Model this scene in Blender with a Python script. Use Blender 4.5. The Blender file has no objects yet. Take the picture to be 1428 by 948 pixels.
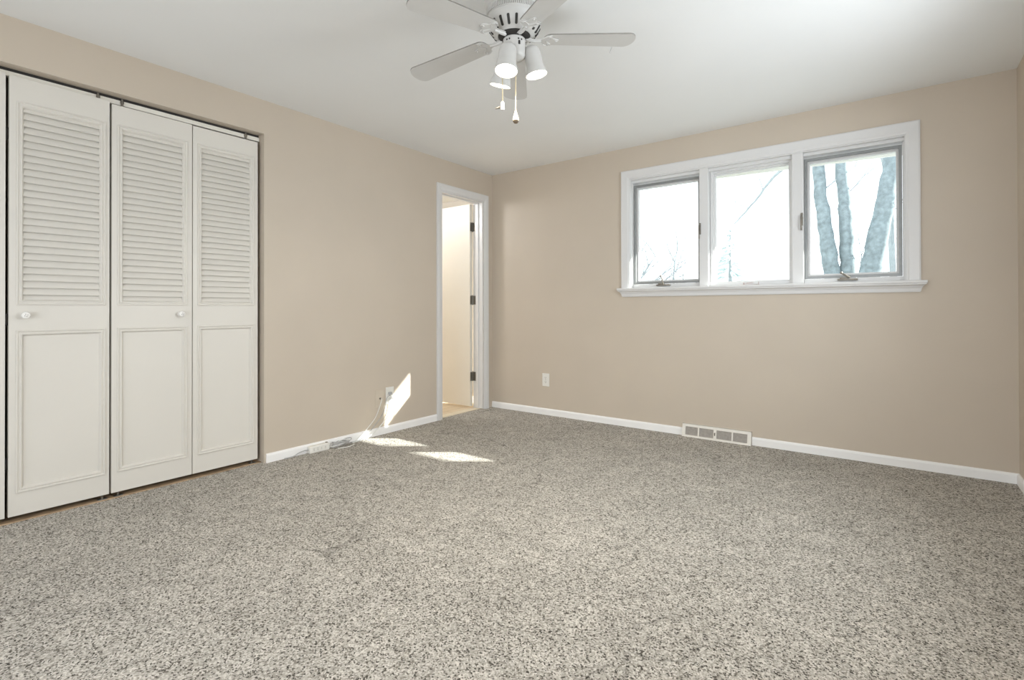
import bpy, bmesh, math, random
from mathutils import Vector, Matrix, Quaternion
random.seed(7)
PI = math.pi
C = bpy.context.scene.collection
scene = bpy.context.scene

# ------------------------------------------------------------------ camera
CAM_POS = Vector((3.3225, -4.0976, 1.0175))
YAW, PITCH, ROLL = 0.642959, -0.0050066, -0.0021138
fw = Vector((-math.sin(YAW) * math.cos(PITCH), math.cos(YAW) * math.cos(PITCH), -math.sin(PITCH)))
rt0 = Vector((math.cos(YAW), math.sin(YAW), 0)); up0 = rt0.cross(fw)
rt = math.cos(ROLL) * rt0 + math.sin(ROLL) * up0
up = -math.sin(ROLL) * rt0 + math.cos(ROLL) * up0
cam_d = bpy.data.cameras.new('camera'); cam = bpy.data.objects.new('camera', cam_d); C.objects.link(cam)
cam.matrix_world = Matrix(((rt.x, up.x, -fw.x, CAM_POS.x), (rt.y, up.y, -fw.y, CAM_POS.y),
                           (rt.z, up.z, -fw.z, CAM_POS.z), (0, 0, 0, 1)))
cam_d.sensor_width = 36.0; cam_d.lens = 36.0 * 707.86 / 1428.0
cam_d.shift_y = -47.36 / 1428.0; cam_d.clip_start = 0.02
scene.camera = cam

# ------------------------------------------------------------------ light
EXPOSURE = -0.04
SKY_STRENGTH = 2.9
SUN_STRENGTH = 20.0
REAR_FILL_POWER = 34.0
SIDE_FILL_POWER = 33.0
FAN_BULB_POWER = 27.0
HALL_LAMP_POWER = 24.0
w = bpy.data.worlds.new('sky'); scene.world = w; w.use_nodes = True
nt = w.node_tree; nt.nodes.clear()
wo = nt.nodes.new('ShaderNodeOutputWorld'); bg = nt.nodes.new('ShaderNodeBackground')
bg.inputs[0].default_value = (0.915, 0.955, 1.0, 1); bg.inputs[1].default_value = SKY_STRENGTH
nt.links.new(bg.outputs[0], wo.inputs[0])
sun_d = bpy.data.lights.new('sun', 'SUN'); sun_d.energy = SUN_STRENGTH; sun_d.angle = math.radians(0.6)
sun_d.color = (1.0, 0.97, 0.91)
sun = bpy.data.objects.new('sun', sun_d); C.objects.link(sun)
sun.rotation_euler = Vector((-1, -0.735, -0.625)).to_track_quat('-Z', 'Y').to_euler()
sun.location = (10, 8, 8)
def area(name, loc, direction, sx, sy, power, col):
    d = bpy.data.lights.new(name, 'AREA'); d.shape = 'RECTANGLE'; d.size = sx; d.size_y = sy
    d.energy = power; d.color = col
    o = bpy.data.objects.new(name, d); C.objects.link(o); o.location = loc
    o.rotation_euler = Vector(direction).to_track_quat('-Z', 'Z').to_euler(); return o
def point(name, loc, power, col, r=0.05):
    d = bpy.data.lights.new(name, 'POINT'); d.energy = power; d.color = col; d.shadow_soft_size = r
    o = bpy.data.objects.new(name, d); C.objects.link(o); o.location = loc; return o
area('rear_fill_light', (2.60, -5.34, 0.95), (0, 1, 0), 1.8, 1.15, REAR_FILL_POWER, (0.89, 0.945, 1.0))  # fill lamp added behind the camera to brighten the room
area('side_fill_light', (3.985, -1.70, 1.34), (-1, 0, 0), 1.5, 0.75, SIDE_FILL_POWER, (0.86, 0.94, 1.0)).data.spread = math.radians(145)  # added fill lamp, brightens the left wall through an invented opening
point('hall_lamp', (-0.75, -0.95, 2.1), HALL_LAMP_POWER, (0.96, 0.97, 1.0), 0.12)
vs = scene.view_settings
scene.display_settings.display_device = 'sRGB'
vs.view_transform = 'Standard'; vs.look = 'None'; vs.gamma = 1.0; vs.use_curve_mapping = False
vs.exposure = EXPOSURE
try:
    scene.cycles.max_bounces = 12; scene.cycles.diffuse_bounces = 8; scene.cycles.transparent_max_bounces = 16
except Exception: pass

# ------------------------------------------------------------------ materials
def mat(name, col, rough=0.5, metal=0.0, spec=0.5, noise=0.0, nscale=8.0, bump=0.0, bscale=200.0, emit=None, es=0.0):
    m = bpy.data.materials.new(name); m.use_nodes = True
    t = m.node_tree; b = t.nodes['Principled BSDF']
    b.inputs['Base Color'].default_value = (*col, 1); b.inputs['Roughness'].default_value = rough
    b.inputs['Metallic'].default_value = metal; b.inputs['Specular IOR Level'].default_value = spec
    tc = t.nodes.new('ShaderNodeTexCoord')
    if noise > 0:
        n = t.nodes.new('ShaderNodeTexNoise'); n.inputs['Scale'].default_value = nscale; n.inputs['Detail'].default_value = 4
        t.links.new(tc.outputs['Object'], n.inputs['Vector'])
        r = t.nodes.new('ShaderNodeValToRGB')
        r.color_ramp.elements[0].position = 0.3; r.color_ramp.elements[1].position = 0.7
        r.color_ramp.elements[0].color = (*[c * (1 - noise) for c in col], 1)
        r.color_ramp.elements[1].color = (*[min(1, c * (1 + noise)) for c in col], 1)
        t.links.new(n.outputs['Fac'], r.inputs['Fac']); t.links.new(r.outputs['Color'], b.inputs['Base Color'])
    if bump > 0:
        n2 = t.nodes.new('ShaderNodeTexNoise'); n2.inputs['Scale'].default_value = bscale; n2.inputs['Detail'].default_value = 3
        t.links.new(tc.outputs['Object'], n2.inputs['Vector'])
        bp = t.nodes.new('ShaderNodeBump'); bp.inputs['Strength'].default_value = bump; bp.inputs['Distance'].default_value = 0.002
        t.links.new(n2.outputs['Fac'], bp.inputs['Height']); t.links.new(bp.outputs['Normal'], b.inputs['Normal'])
    if emit:
        b.inputs['Emission Color'].default_value = (*emit, 1); b.inputs['Emission Strength'].default_value = es
    return m
M = {}
M['wall'] = mat('beige_wall_paint', (0.57, 0.50, 0.415), 0.5, spec=0.4, noise=0.02, nscale=2.5, bump=0.12, bscale=160)
M['ceiling'] = mat('white_ceiling_paint', (0.79, 0.80, 0.80), 0.85, spec=0.2, noise=0.015, nscale=1.5, bump=0.1, bscale=120)
M['trim'] = mat('white_trim_paint', (0.70, 0.70, 0.70), 0.35, noise=0.01, nscale=6)
M['baseboard'] = mat('white_baseboard_paint', (0.90, 0.90, 0.90), 0.4, noise=0.01, nscale=6)
M['door'] = mat('off_white_door_paint', (0.70, 0.675, 0.625), 0.45, noise=0.012, nscale=3, bump=0.05, bscale=60)
M['slab'] = mat('cream_door_paint', (0.72, 0.685, 0.61), 0.45, noise=0.012, nscale=3)
M['fan'] = mat('white_fan_enamel', (0.60, 0.595, 0.58), 0.38, noise=0.02, nscale=12)
M['blade'] = mat('white_fan_blade', (0.58, 0.575, 0.56), 0.5, noise=0.03, nscale=9)
M['blade_edge'] = mat('grey_blade_edge', (0.26, 0.25, 0.23), 0.6, noise=0.1, nscale=30)
M['dark'] = mat('dark_gap', (0.022, 0.020, 0.018), 0.6, noise=0.2, nscale=40)
M['track'] = mat('pale_metal_track', (0.82, 0.80, 0.74), 0.4, noise=0.02, nscale=20)
M['nickel'] = mat('brushed_nickel', (0.26, 0.245, 0.215), 0.32, metal=0.9, noise=0.12, nscale=90)
M['grey_metal'] = mat('grey_screen_frame', (0.27, 0.28, 0.28), 0.42, metal=0.35, noise=0.06, nscale=30)
M['crank'] = mat('pewter_crank', (0.24, 0.22, 0.19), 0.38, metal=0.6, noise=0.15, nscale=50)
M['plate'] = mat('white_plastic', (0.80, 0.79, 0.75), 0.35, noise=0.01, nscale=20)
M['plate_beige'] = mat('beige_painted_plate', (0.60, 0.53, 0.44), 0.5, noise=0.02, nscale=20)
M['ivory'] = mat('ivory_pull', (0.80, 0.72, 0.55), 0.35, noise=0.04, nscale=60)
M['brown'] = mat('brown_pull_tip', (0.16, 0.115, 0.07), 0.4, noise=0.1, nscale=60)
M['chain'] = mat('brass_chain', (0.75, 0.66, 0.46), 0.35, metal=0.5, noise=0.1, nscale=80)
M['cord_grey'] = mat('grey_cord', (0.45, 0.45, 0.45), 0.5, noise=0.08, nscale=60)
M['cord_white'] = mat('white_cord', (0.78, 0.78, 0.76), 0.45, noise=0.03, nscale=60)
M['porcelain'] = mat('white_porcelain', (0.84, 0.83, 0.81), 0.15, noise=0.01, nscale=20)
M['bulb'] = mat('lit_bulb', (1, 0.95, 0.85), 0.4, emit=(1.0, 0.93, 0.80), es=9.0, noise=0.01)
M['bark'] = mat('pale_bark', (0.215, 0.265, 0.285), 0.9, noise=0.28, nscale=14, bump=0.6, bscale=40)
M['twig'] = mat('pale_twig', (0.33, 0.37, 0.385), 0.9, noise=0.15, nscale=9)
M['needle'] = mat('pale_needles', (0.62, 0.70, 0.70), 0.9, noise=0.2, nscale=20)
M['ground'] = mat('pale_winter_ground', (0.19, 0.20, 0.195), 0.95, noise=0.12, nscale=0.8)
M['soffit'] = mat('white_soffit', (0.80, 0.82, 0.81), 0.6, noise=0.02, nscale=5)
M['exterior'] = mat('pale_siding', (0.6, 0.6, 0.58), 0.8, noise=0.05, nscale=4)
M['vent_dark'] = mat('register_louver_grey', (0.40, 0.37, 0.335), 0.5, noise=0.12, nscale=60)
M['register'] = mat('cream_register_enamel', (0.80, 0.77, 0.71), 0.4, noise=0.02, nscale=30)
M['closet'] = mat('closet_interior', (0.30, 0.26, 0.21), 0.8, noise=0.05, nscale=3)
M['sill_wood'] = mat('brown_wood_floor', (0.42, 0.30, 0.19), 0.5, noise=0.25, nscale=18)

def carpet_mat():
    m = bpy.data.materials.new('speckled_frieze_carpet'); m.use_nodes = True
    t = m.node_tree; b = t.nodes['Principled BSDF']; b.inputs['Roughness'].default_value = 1.0
    b.inputs['Specular IOR Level'].default_value = 0.1
    tc = t.nodes.new('ShaderNodeTexCoord')
    def noise(sc, det=2, rough=0.5):
        n = t.nodes.new('ShaderNodeTexNoise'); n.inputs['Scale'].default_value = sc
        n.inputs['Detail'].default_value = det; n.inputs['Roughness'].default_value = rough
        t.links.new(tc.outputs['Object'], n.inputs['Vector']); return n
    n1 = noise(150, 3, 0.75)
    dv = t.nodes.new('ShaderNodeVectorMath'); dv.operation = 'MULTIPLY_ADD'         # wobble the tuft cells
    dv.inputs[1].default_value = (0.006, 0.006, 0.0)
    t.links.new(n1.outputs['Color'], dv.inputs[0]); t.links.new(tc.outputs['Object'], dv.inputs[2])
    vo = t.nodes.new('ShaderNodeTexVoronoi'); vo.inputs['Scale'].default_value = 215
    t.links.new(dv.outputs[0], vo.inputs['Vector'])
    sx = t.nodes.new('ShaderNodeSeparateColor'); t.links.new(vo.outputs['Color'], sx.inputs[0])
    n4 = noise(38, 2, 0.6); ad = t.nodes.new('ShaderNodeMath'); ad.operation = 'MULTIPLY_ADD'   # clumps of dark yarn
    ad.inputs[1].default_value = 0.34; ad.inputs[2].default_value = -0.17
    t.links.new(n4.outputs['Fac'], ad.inputs[0])
    a2 = t.nodes.new('ShaderNodeMath'); a2.operation = 'ADD'; t.links.new(sx.outputs[0], a2.inputs[0]); t.links.new(ad.outputs[0], a2.inputs[1])
    r1 = t.nodes.new('ShaderNodeValToRGB'); e = r1.color_ramp.elements
    e[0].position = 0.06; e[0].color = (0.07, 0.064, 0.055, 1)
    e[1].position = 0.86; e[1].color = (0.62, 0.59, 0.545, 1)
    k = r1.color_ramp.elements.new(0.20); k.color = (0.24, 0.22, 0.19, 1)
    k = r1.color_ramp.elements.new(0.36); k.color = (0.385, 0.362, 0.325, 1)
    k = r1.color_ramp.elements.new(0.66); k.color = (0.445, 0.420, 0.380, 1)
    t.links.new(a2.outputs[0], r1.inputs['Fac'])
    # thin creases where the pile parts
    vc = t.nodes.new('ShaderNodeTexVoronoi'); vc.feature = 'DISTANCE_TO_EDGE'; vc.inputs['Scale'].default_value = 3.6
    nw = noise(5, 3, 0.6); dw = t.nodes.new('ShaderNodeVectorMath'); dw.operation = 'MULTIPLY_ADD'; dw.inputs[1].default_value = (0.16, 0.16, 0)
    t.links.new(nw.outputs['Color'], dw.inputs[0]); t.links.new(tc.outputs['Object'], dw.inputs[2]); t.links.new(dw.outputs[0], vc.inputs['Vector'])
    rc = t.nodes.new('ShaderNodeMapRange'); rc.inputs['From Max'].default_value = 0.022; t.links.new(vc.outputs['Distance'], rc.inputs['Value'])
    rc.inputs['To Min'].default_value = 0.62; rc.inputs['To Max'].default_value = 1.0
    nm = noise(2.3, 2, 0.5); rm = t.nodes.new('ShaderNodeMapRange'); rm.inputs['From Min'].default_value = 0.56; rm.inputs['From Max'].default_value = 0.62
    t.links.new(nm.outputs['Fac'], rm.inputs['Value'])
    mc = t.nodes.new('ShaderNodeMix'); mc.data_type = 'FLOAT'; mc.inputs['A'].default_value = 1.0
    t.links.new(rm.outputs[0], mc.inputs['Factor']); t.links.new(rc.outputs[0], mc.inputs['B'])
    n2 = noise(1.7, 4, 0.6); r2 = t.nodes.new('ShaderNodeMapRange')
    r2.inputs['From Min'].default_value = 0.3; r2.inputs['From Max'].default_value = 0.7
    r2.inputs['To Min'].default_value = 0.93; r2.inputs['To Max'].default_value = 1.06
    t.links.new(n2.outputs['Fac'], r2.inputs['Value'])
    n3 = noise(9, 4, 0.65); r3 = t.nodes.new('ShaderNodeMapRange')
    r3.inputs['From Min'].default_value = 0.3; r3.inputs['From Max'].default_value = 0.7
    r3.inputs['To Min'].default_value = 0.86; r3.inputs['To Max'].default_value = 1.10
    t.links.new(n3.outputs['Fac'], r3.inputs['Value'])
    mu = t.nodes.new('ShaderNodeMath'); mu.operation = 'MULTIPLY'
    t.links.new(r2.outputs[0], mu.inputs[0]); t.links.new(r3.outputs[0], mu.inputs[1])
    m2 = t.nodes.new('ShaderNodeMath'); m2.operation = 'MULTIPLY'; t.links.new(mu.outputs[0], m2.inputs[0]); t.links.new(mc.outputs['Result'], m2.inputs[1])
    vm = t.nodes.new('ShaderNodeVectorMath'); vm.operation = 'SCALE'
    t.links.new(r1.outputs['Color'], vm.inputs[0]); t.links.new(m2.outputs[0], vm.inputs['Scale'])
    t.links.new(vm.outputs[0], b.inputs['Base Color'])
    bp = t.nodes.new('ShaderNodeBump'); bp.inputs['Strength'].default_value = 0.35; bp.inputs['Distance'].default_value = 0.006
    t.links.new(a2.outputs[0], bp.inputs['Height'])
    t.links.new(bp.outputs['Normal'], b.inputs['Normal'])
    return m
M['carpet'] = carpet_mat()

def planks_mat():
    m = bpy.data.materials.new('light_wood_planks'); m.use_nodes = True
    t = m.node_tree; b = t.nodes['Principled BSDF']; b.inputs['Roughness'].default_value = 0.4
    tc = t.nodes.new('ShaderNodeTexCoord'); br = t.nodes.new('ShaderNodeTexBrick')
    br.inputs['Color1'].default_value = (0.62, 0.50, 0.35, 1); br.inputs['Color2'].default_value = (0.70, 0.58, 0.42, 1)
    br.inputs['Mortar'].default_value = (0.36, 0.27, 0.17, 1); br.inputs['Scale'].default_value = 1.0
    br.inputs['Mortar Size'].default_value = 0.003; br.inputs['Brick Width'].default_value = 0.9; br.inputs['Row Height'].default_value = 0.11
    mp = t.nodes.new('ShaderNodeMapping'); mp.inputs['Rotation'].default_value = (0, 0, PI / 2)
    t.links.new(tc.outputs['Object'], mp.inputs['Vector']); t.links.new(mp.outputs[0], br.inputs['Vector'])
    t.links.new(br.outputs['Color'], b.inputs['Base Color']); return m
M['planks'] = planks_mat()

def glass_mat():
    m = bpy.data.materials.new('window_glass'); m.use_nodes = True
    t = m.node_tree; t.nodes.clear()
    o = t.nodes.new('ShaderNodeOutputMaterial'); tr = t.nodes.new('ShaderNodeBsdfTransparent'); gl = t.nodes.new('ShaderNodeBsdfGlossy')
    tr.inputs[0].default_value = (0.96, 0.985, 0.98, 1); gl.inputs['Roughness'].default_value = 0.02
    fr = t.nodes.new('ShaderNodeFresnel'); ge = t.nodes.new('ShaderNodeNewGeometry'); ir = t.nodes.new('ShaderNodeMapRange')
    ir.inputs['To Min'].default_value = 1.45; ir.inputs['To Max'].default_value = 1 / 1.45      # same reflectance on entry and exit
    t.links.new(ge.outputs['Backfacing'], ir.inputs['Value']); t.links.new(ir.outputs[0], fr.inputs[0])
    mx = t.nodes.new('ShaderNodeMixShader')
    t.links.new(fr.outputs[0], mx.inputs[0]); t.links.new(tr.outputs[0], mx.inputs[1]); t.links.new(gl.outputs[0], mx.inputs[2])
    t.links.new(mx.outputs[0], o.inputs[0]); return m
M['glass'] = glass_mat()

# ------------------------------------------------------------------ mesh helpers
def obj(name, bm, m, parent=None, smooth=False, loc=None, recalc=True):
    if recalc: bmesh.ops.recalc_face_normals(bm, faces=bm.faces[:])
    me = bpy.data.meshes.new(name); bm.to_mesh(me); bm.free()
    for x in (m if isinstance(m, (list, tuple)) else [m]): me.materials.append(x)
    if smooth:
        for p in me.polygons: p.use_smooth = True
        try: me.set_sharp_from_angle(angle=math.radians(35))
        except Exception: pass
    o = bpy.data.objects.new(name, me); C.objects.link(o)
    if parent is not None: o.parent = parent
    if loc is not None: o.location = loc
    return o
def empty(name, loc=(0, 0, 0), rotz=0.0):
    o = bpy.data.objects.new(name, None); C.objects.link(o); o.location = loc; o.rotation_euler = (0, 0, rotz)
    o.empty_display_size = 0.05; return o
def tag(o, label, cat, group=None):
    o['label'] = label; o['category'] = cat
    if group: o['group'] = group
    return o
def struct(o, label=None, cat=None):
    o['kind'] = 'structure'
    if label: o['label'] = label
    if cat: o['category'] = cat
    return o
def box(bm, lo, hi, bev=0.0, mi=0, seg=2):
    x0, y0, z0 = lo; x1, y1, z1 = hi
    v = [bm.verts.new(p) for p in ((x0, y0, z0), (x1, y0, z0), (x1, y1, z0), (x0, y1, z0), (x0, y0, z1), (x1, y0, z1), (x1, y1, z1), (x0, y1, z1))]
    fs = [bm.faces.new([v[i] for i in f]) for f in ((3, 2, 1, 0), (4, 5, 6, 7), (0, 1, 5, 4), (1, 2, 6, 5), (2, 3, 7, 6), (3, 0, 4, 7))]
    for f in fs: f.material_index = mi
    if bev > 0:
        es = list({e for f in fs for e in f.edges})
        r = bmesh.ops.bevel(bm, geom=es, offset=bev, segments=seg, profile=0.5, affect='EDGES')
        for f in r['faces']: f.material_index = mi
def loft(bm, rings, closed_ring=True, cap=True, mi=0, closed_path=False):
    vr = [[bm.verts.new(p) for p in r] for r in rings]
    n = len(vr[0]); N = len(vr)
    for i in range(N if closed_path else N - 1):
        a, b = vr[i], vr[(i + 1) % N]
        for j in range(n if closed_ring else n - 1):
            k = (j + 1) % n
            try: bm.faces.new((a[j], a[k], b[k], b[j])).material_index = mi
            except ValueError: pass
    if cap and closed_ring and not closed_path:
        for r in (vr[0], vr[-1]):
            try: bm.faces.new(r).material_index = mi
            except ValueError: pass
    return vr
def lathe(bm, prof, seg=32, M4=None, mi=0):
    """prof: list of (r, z); revolve about local z."""
    rings = []
    for r, z in prof:
        rings.append([Vector((max(r, 1e-5) * math.cos(2 * PI * k / seg), max(r, 1e-5) * math.sin(2 * PI * k / seg), z)) for k in range(seg)])
    if M4 is not None: rings = [[M4 @ p for p in r] for r in rings]
    return loft(bm, rings, mi=mi)
def tube(bm, pts, rad, seg=8, mi=0):
    pts = [Vector(p) for p in pts]; rings = []; prev = None
    for i, p in enumerate(pts):
        a = pts[max(i - 1, 0)]; b = pts[min(i + 1, len(pts) - 1)]; d = (b - a)
        if d.length < 1e-9: d = Vector((0, 0, 1))
        d.normalize()
        if prev is None:
            u = d.orthogonal().normalized()
        else:
            u = (prev - d * prev.dot(d))
            u = u.normalized() if u.length > 1e-6 else d.orthogonal().normalized()
        prev = u; v = d.cross(u)
        r = rad[i] if isinstance(rad, (list, tuple)) else rad
        rings.append([p + r * (math.cos(2 * PI * k / seg) * u + math.sin(2 * PI * k / seg) * v) for k in range(seg)])
    loft(bm, rings, mi=mi)
def smooth_path(pts, n=6):
    pts = [Vector(p) for p in pts]; out = []
    for i in range(len(pts) - 1):
        p0 = pts[max(i - 1, 0)]; p1 = pts[i]; p2 = pts[i + 1]; p3 = pts[min(i + 2, len(pts) - 1)]
        for k in range(n):
            t = k / n
            out.append(0.5 * ((2 * p1) + (-p0 + p2) * t + (2 * p0 - 5 * p1 + 4 * p2 - p3) * t * t + (-p0 + 3 * p1 - 3 * p2 + p3) * t ** 3))
    out.append(pts[-1]); return out
def extrude_poly(bm, poly, h, M4=None, mi=0):
    """poly: list of (x, y); from z=0 to z=h"""
    M4 = M4 or Matrix.Identity(4)
    a = [bm.verts.new(M4 @ Vector((x, y, 0))) for x, y in poly]; b = [bm.verts.new(M4 @ Vector((x, y, h))) for x, y in poly]
    n = len(poly)
    bm.faces.new(a[::-1]).material_index = mi; bm.faces.new(b).material_index = mi
    for i in range(n):
        j = (i + 1) % n; bm.faces.new((a[i], a[j], b[j], b[i])).material_index = mi
def frame_profile(bm, u0, v0, u1, v1, prof, to3, mi=0):
    """sweep a profile [(inset, height)] round a rectangle in (u, v) with mitred corners; to3(u, v, h) -> point"""
    corners = ((u0, v0, 1, 1), (u1, v0, -1, 1), (u1, v1, -1, -1), (u0, v1, 1, -1))
    rings = [[to3(u + su * i, v + sv * i, h) for i, h in prof] for u, v, su, sv in corners]
    loft(bm, rings, closed_ring=True, cap=False, closed_path=True, mi=mi)
def rings_wall(bm, axis, a0, a1, z0, z1, t0, t1, holes):
    """wall slab split into boxes round rectangular holes; axis 'x' = runs along x (thickness in y)"""
    holes = sorted(holes)
    def bx(p0, p1, q0, q1):
        if p1 - p0 < 1e-6 or q1 - q0 < 1e-6: return
        if axis == 'x': box(bm, (p0, t0, q0), (p1, t1, q1))
        else: box(bm, (t0, p0, q0), (t1, p1, q1))
    cur = a0
    for h0, h1, b, t in holes:
        bx(cur, h0, z0, z1); bx(h0, h1, z0, b); bx(h0, h1, t, z1); cur = h1
    bx(cur, a1, z0, z1)

# ------------------------------------------------------------------ room shell
W, H, D = 3.905, 2.40, -5.30
CL0, CL1, CLT = -4.02, -2.395, 2.178      # closet opening
DR0, DR1, DRT = -0.748, -0.150, 2.108     # doorway
WX0, WX1, WZ0, WZ1 = 1.515, 3.400, 1.175, 2.128   # window opening
bm = bmesh.new(); box(bm, (-0.035, D, -0.06), (W, 0.0, 0.0))
# carpet ends at the closet and stops in the doorway
fl = struct(obj('floor', bm, M['carpet']), 'speckled beige and grey frieze carpet', 'floor')
bm = bmesh.new(); box(bm, (-0.12, D - 0.1, H), (W + 0.1, 0.16, H + 0.1)); struct(obj('ceiling', bm, M['ceiling']), 'smooth white painted ceiling', 'ceiling')
bm = bmesh.new(); rings_wall(bm, 'y', D - 0.1, 0.0, -0.06, H, -0.12, 0.0, [(CL0, CL1, -0.06, CLT), (DR0, DR1, -0.06, DRT)])
struct(obj('wall_left', bm, M['wall']), 'beige wall with closet and doorway', 'wall')
bm = bmesh.new(); rings_wall(bm, 'x', -0.12, W + 0.1, -0.06, H, 0.0, 0.16, [(WX0, WX1, WZ0, WZ1)])
struct(obj('wall_back', bm, M['wall']), 'beige wall under the triple window', 'wall')
bm = bmesh.new(); rings_wall(bm, 'y', D - 0.1, 0.0, -0.06, H, W, W + 0.1, [(-2.45, -0.85, 0.95, 1.95)])
struct(obj('wall_right', bm, M['wall']), 'beige wall at the right edge', 'wall')
bm = bmesh.new(); rings_wall(bm, 'x', -0.12, W + 0.1, -0.06, H, D - 0.1, D, [(0.30, 3.60, 0.30, 1.62)])
struct(obj('wall_front', bm, M['wall']))
bm = bmesh.new(); ya, yb = D - 0.09, D - 0.02
for lo, hi in (((0.30, ya, 0.30), (0.35, yb, 1.62)), ((3.55, ya, 0.30), (3.60, yb, 1.62)), ((0.35, ya, 0.30), (3.55, yb, 0.35)), ((0.35, ya, 1.57), (3.55, yb, 1.62)), ((1.93, ya, 0.35), (1.97, yb, 1.57))):
    box(bm, lo, hi, 0.004)
struct(obj('rear_fill_opening', bm, M['trim']))  # frame of a made-up opening round the rear fill lamp
bm = bmesh.new()
for lo, hi in (((W + 0.005, -2.45, 0.95), (W + 0.07, -2.41, 1.95)), ((W + 0.005, -0.89, 0.95), (W + 0.07, -0.85, 1.95)), ((W + 0.005, -2.41, 0.95), (W + 0.07, -0.89, 0.99)), ((W + 0.005, -2.41, 1.91), (W + 0.07, -0.89, 1.95))):
    box(bm, lo, hi, 0.004)
struct(obj('side_fill_opening', bm, M['trim']))  # invented opening, only there to let the side fill in
# closet interior
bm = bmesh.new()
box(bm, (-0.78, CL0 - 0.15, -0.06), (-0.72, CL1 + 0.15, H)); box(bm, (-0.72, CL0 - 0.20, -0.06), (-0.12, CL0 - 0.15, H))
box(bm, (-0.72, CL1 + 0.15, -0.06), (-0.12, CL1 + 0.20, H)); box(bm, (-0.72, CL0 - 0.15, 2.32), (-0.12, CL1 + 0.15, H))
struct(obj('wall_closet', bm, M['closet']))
bm = bmesh.new(); box(bm, (-0.72, CL0 - 0.15, -0.06), (-0.12, CL1 + 0.15, 0.004)); box(bm, (-0.12, CL0 + 0.001, -0.06), (-0.0355, CL1 - 0.001, 0.006))
struct(obj('floor_closet', bm, M['sill_wood']), 'brown wood floor strip under the closet doors', 'floor')
# hall behind the doorway
HX = -1.75
bm = bmesh.new()
box(bm, (HX - 0.06, -1.8, -0.06), (HX, 0.78, H)); box(bm, (HX, 0.72, -0.06), (-0.12, 0.78, H)); box(bm, (HX, -1.86, -0.06), (-0.12, -1.8, H))
struct(obj('wall_hall', bm, mat('cream_hall_paint', (0.72, 0.68, 0.60), 0.6, noise=0.02, nscale=3)))
bm = bmesh.new(); box(bm, (HX, -1.8, H), (-0.12, 0.72, H + 0.05)); struct(obj('ceiling_hall', bm, M['ceiling']))
bm = bmesh.new(); box(bm, (HX, -1.8, -0.06), (-0.1205, 0.72, 0.0)); struct(obj('floor_hall', bm, M['planks']), 'light wood planks past the doorway', 'floor')
bm = bmesh.new(); box(bm, (-0.12, DR0 + 0.001, -0.055), (-0.0355, DR1 - 0.001, 0.006), 0.003)
struct(obj('trim_4', bm, mat('pale_threshold', (0.74, 0.66, 0.52), 0.45, noise=0.05, nscale=15)), 'pale wood threshold in the doorway', 'threshold')
bm = bmesh.new()
extrude_poly(bm, [(0, 0), (0, -0.07), (-0.012, -0.07), (-0.05, -0.015), (-0.05, 0)], 1.62,
             Matrix(((0, 0, 1, HX + 0.005), (1, 0, 0, 0.72), (0, 1, 0, H), (0, 0, 0, 1))))
struct(obj('trim_1', bm, M['trim']))

# baseboards: profile (out from wall, z)
BBP = [(0, 0), (0.013, 0), (0.013, 0.046), (0.010, 0.055), (0.004, 0.060), (0, 0.060)]
def baseboard(bm, p0, p1, n):
    """p0 -> p1 along the wall foot, n = direction into the room"""
    p0, p1, n = Vector(p0), Vector(p1), Vector(n)
    rings = [[p + n * a + Vector((0, 0, z)) for a, z in BBP] for p in (p0, p1)]
    loft(bm, rings)
bm = bmesh.new(); baseboard(bm, (0, CL1 + 0.012, 0), (0, DR0 - 0.066, 0), (1, 0, 0)); baseboard(bm, (0, D, 0), (0, CL0, 0), (1, 0, 0))
struct(obj('baseboard_left', bm, M['baseboard']), 'white baseboard between closet and doorway', 'baseboard')
bm = bmesh.new(); baseboard(bm, (0.0, 0, 0), (1.972, 0, 0), (0, -1, 0)); baseboard(bm, (2.484, 0, 0), (W, 0, 0), (0, -1, 0))
struct(obj('baseboard_back', bm, M['baseboard']), 'white baseboard under the window wall', 'baseboard')
bm = bmesh.new(); baseboard(bm, (W, -0.013, 0), (W, D, 0), (-1, 0, 0))
struct(obj('baseboard_right', bm, M['baseboard']), 'white baseboard at the right edge', 'baseboard')

# ------------------------------------------------------------------ doorway and hall door
door = struct(empty('door_1', (-0.06, -0.45, 0)), 'white framed doorway with cream door standing open', 'door')
def dchild(name, bm, m, parent=door, smooth=False):
    for v in bm.verts: v.co -= Vector((-0.06, -0.45, 0))
    return obj(name, bm, m, parent, smooth)
CP = [(0, 0), (0.066, 0), (0.066, 0.016), (0.055, 0.018), (0.030, 0.016), (0.012, 0.010), (0, 0.009)]   # casing profile (away from opening, out of wall)
def casing_bm(y0, y1, zt, x, zbot=0.0):
    bm = bmesh.new(); R = []
    R.append([Vector((x + h, y0 - a, zbot)) for a, h in CP]); R.append([Vector((x + h, y0 - a, zt + a)) for a, h in CP])
    R.append([Vector((x + h, y1 + a, zt + a)) for a, h in CP]); R.append([Vector((x + h, y1 + a, zbot)) for a, h in CP])
    loft(bm, R); return bm
dchild('casing', casing_bm(DR0 + 0.004, DR1 + 0.004 + 0.0, DRT - 0.004 + 0.0, 0.0), M['trim'])
bm = bmesh.new()
box(bm, (-0.122, DR0, 0.006), (0.0, DR0 + 0.014, DRT)); box(bm, (-0.122, DR1 - 0.014, 0.006), (0.0, DR1, DRT)); box(bm, (-0.122, DR0 + 0.014, DRT - 0.014), (0.0, DR1 - 0.014, DRT))
box(bm, (-0.080, DR0 + 0.014, 0.006), (-0.045, DR0 + 0.025, DRT - 0.014), 0.002); box(bm, (-0.080, DR1 - 0.025, 0.006), (-0.045, DR1 - 0.014, DRT - 0.014), 0.002)
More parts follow.
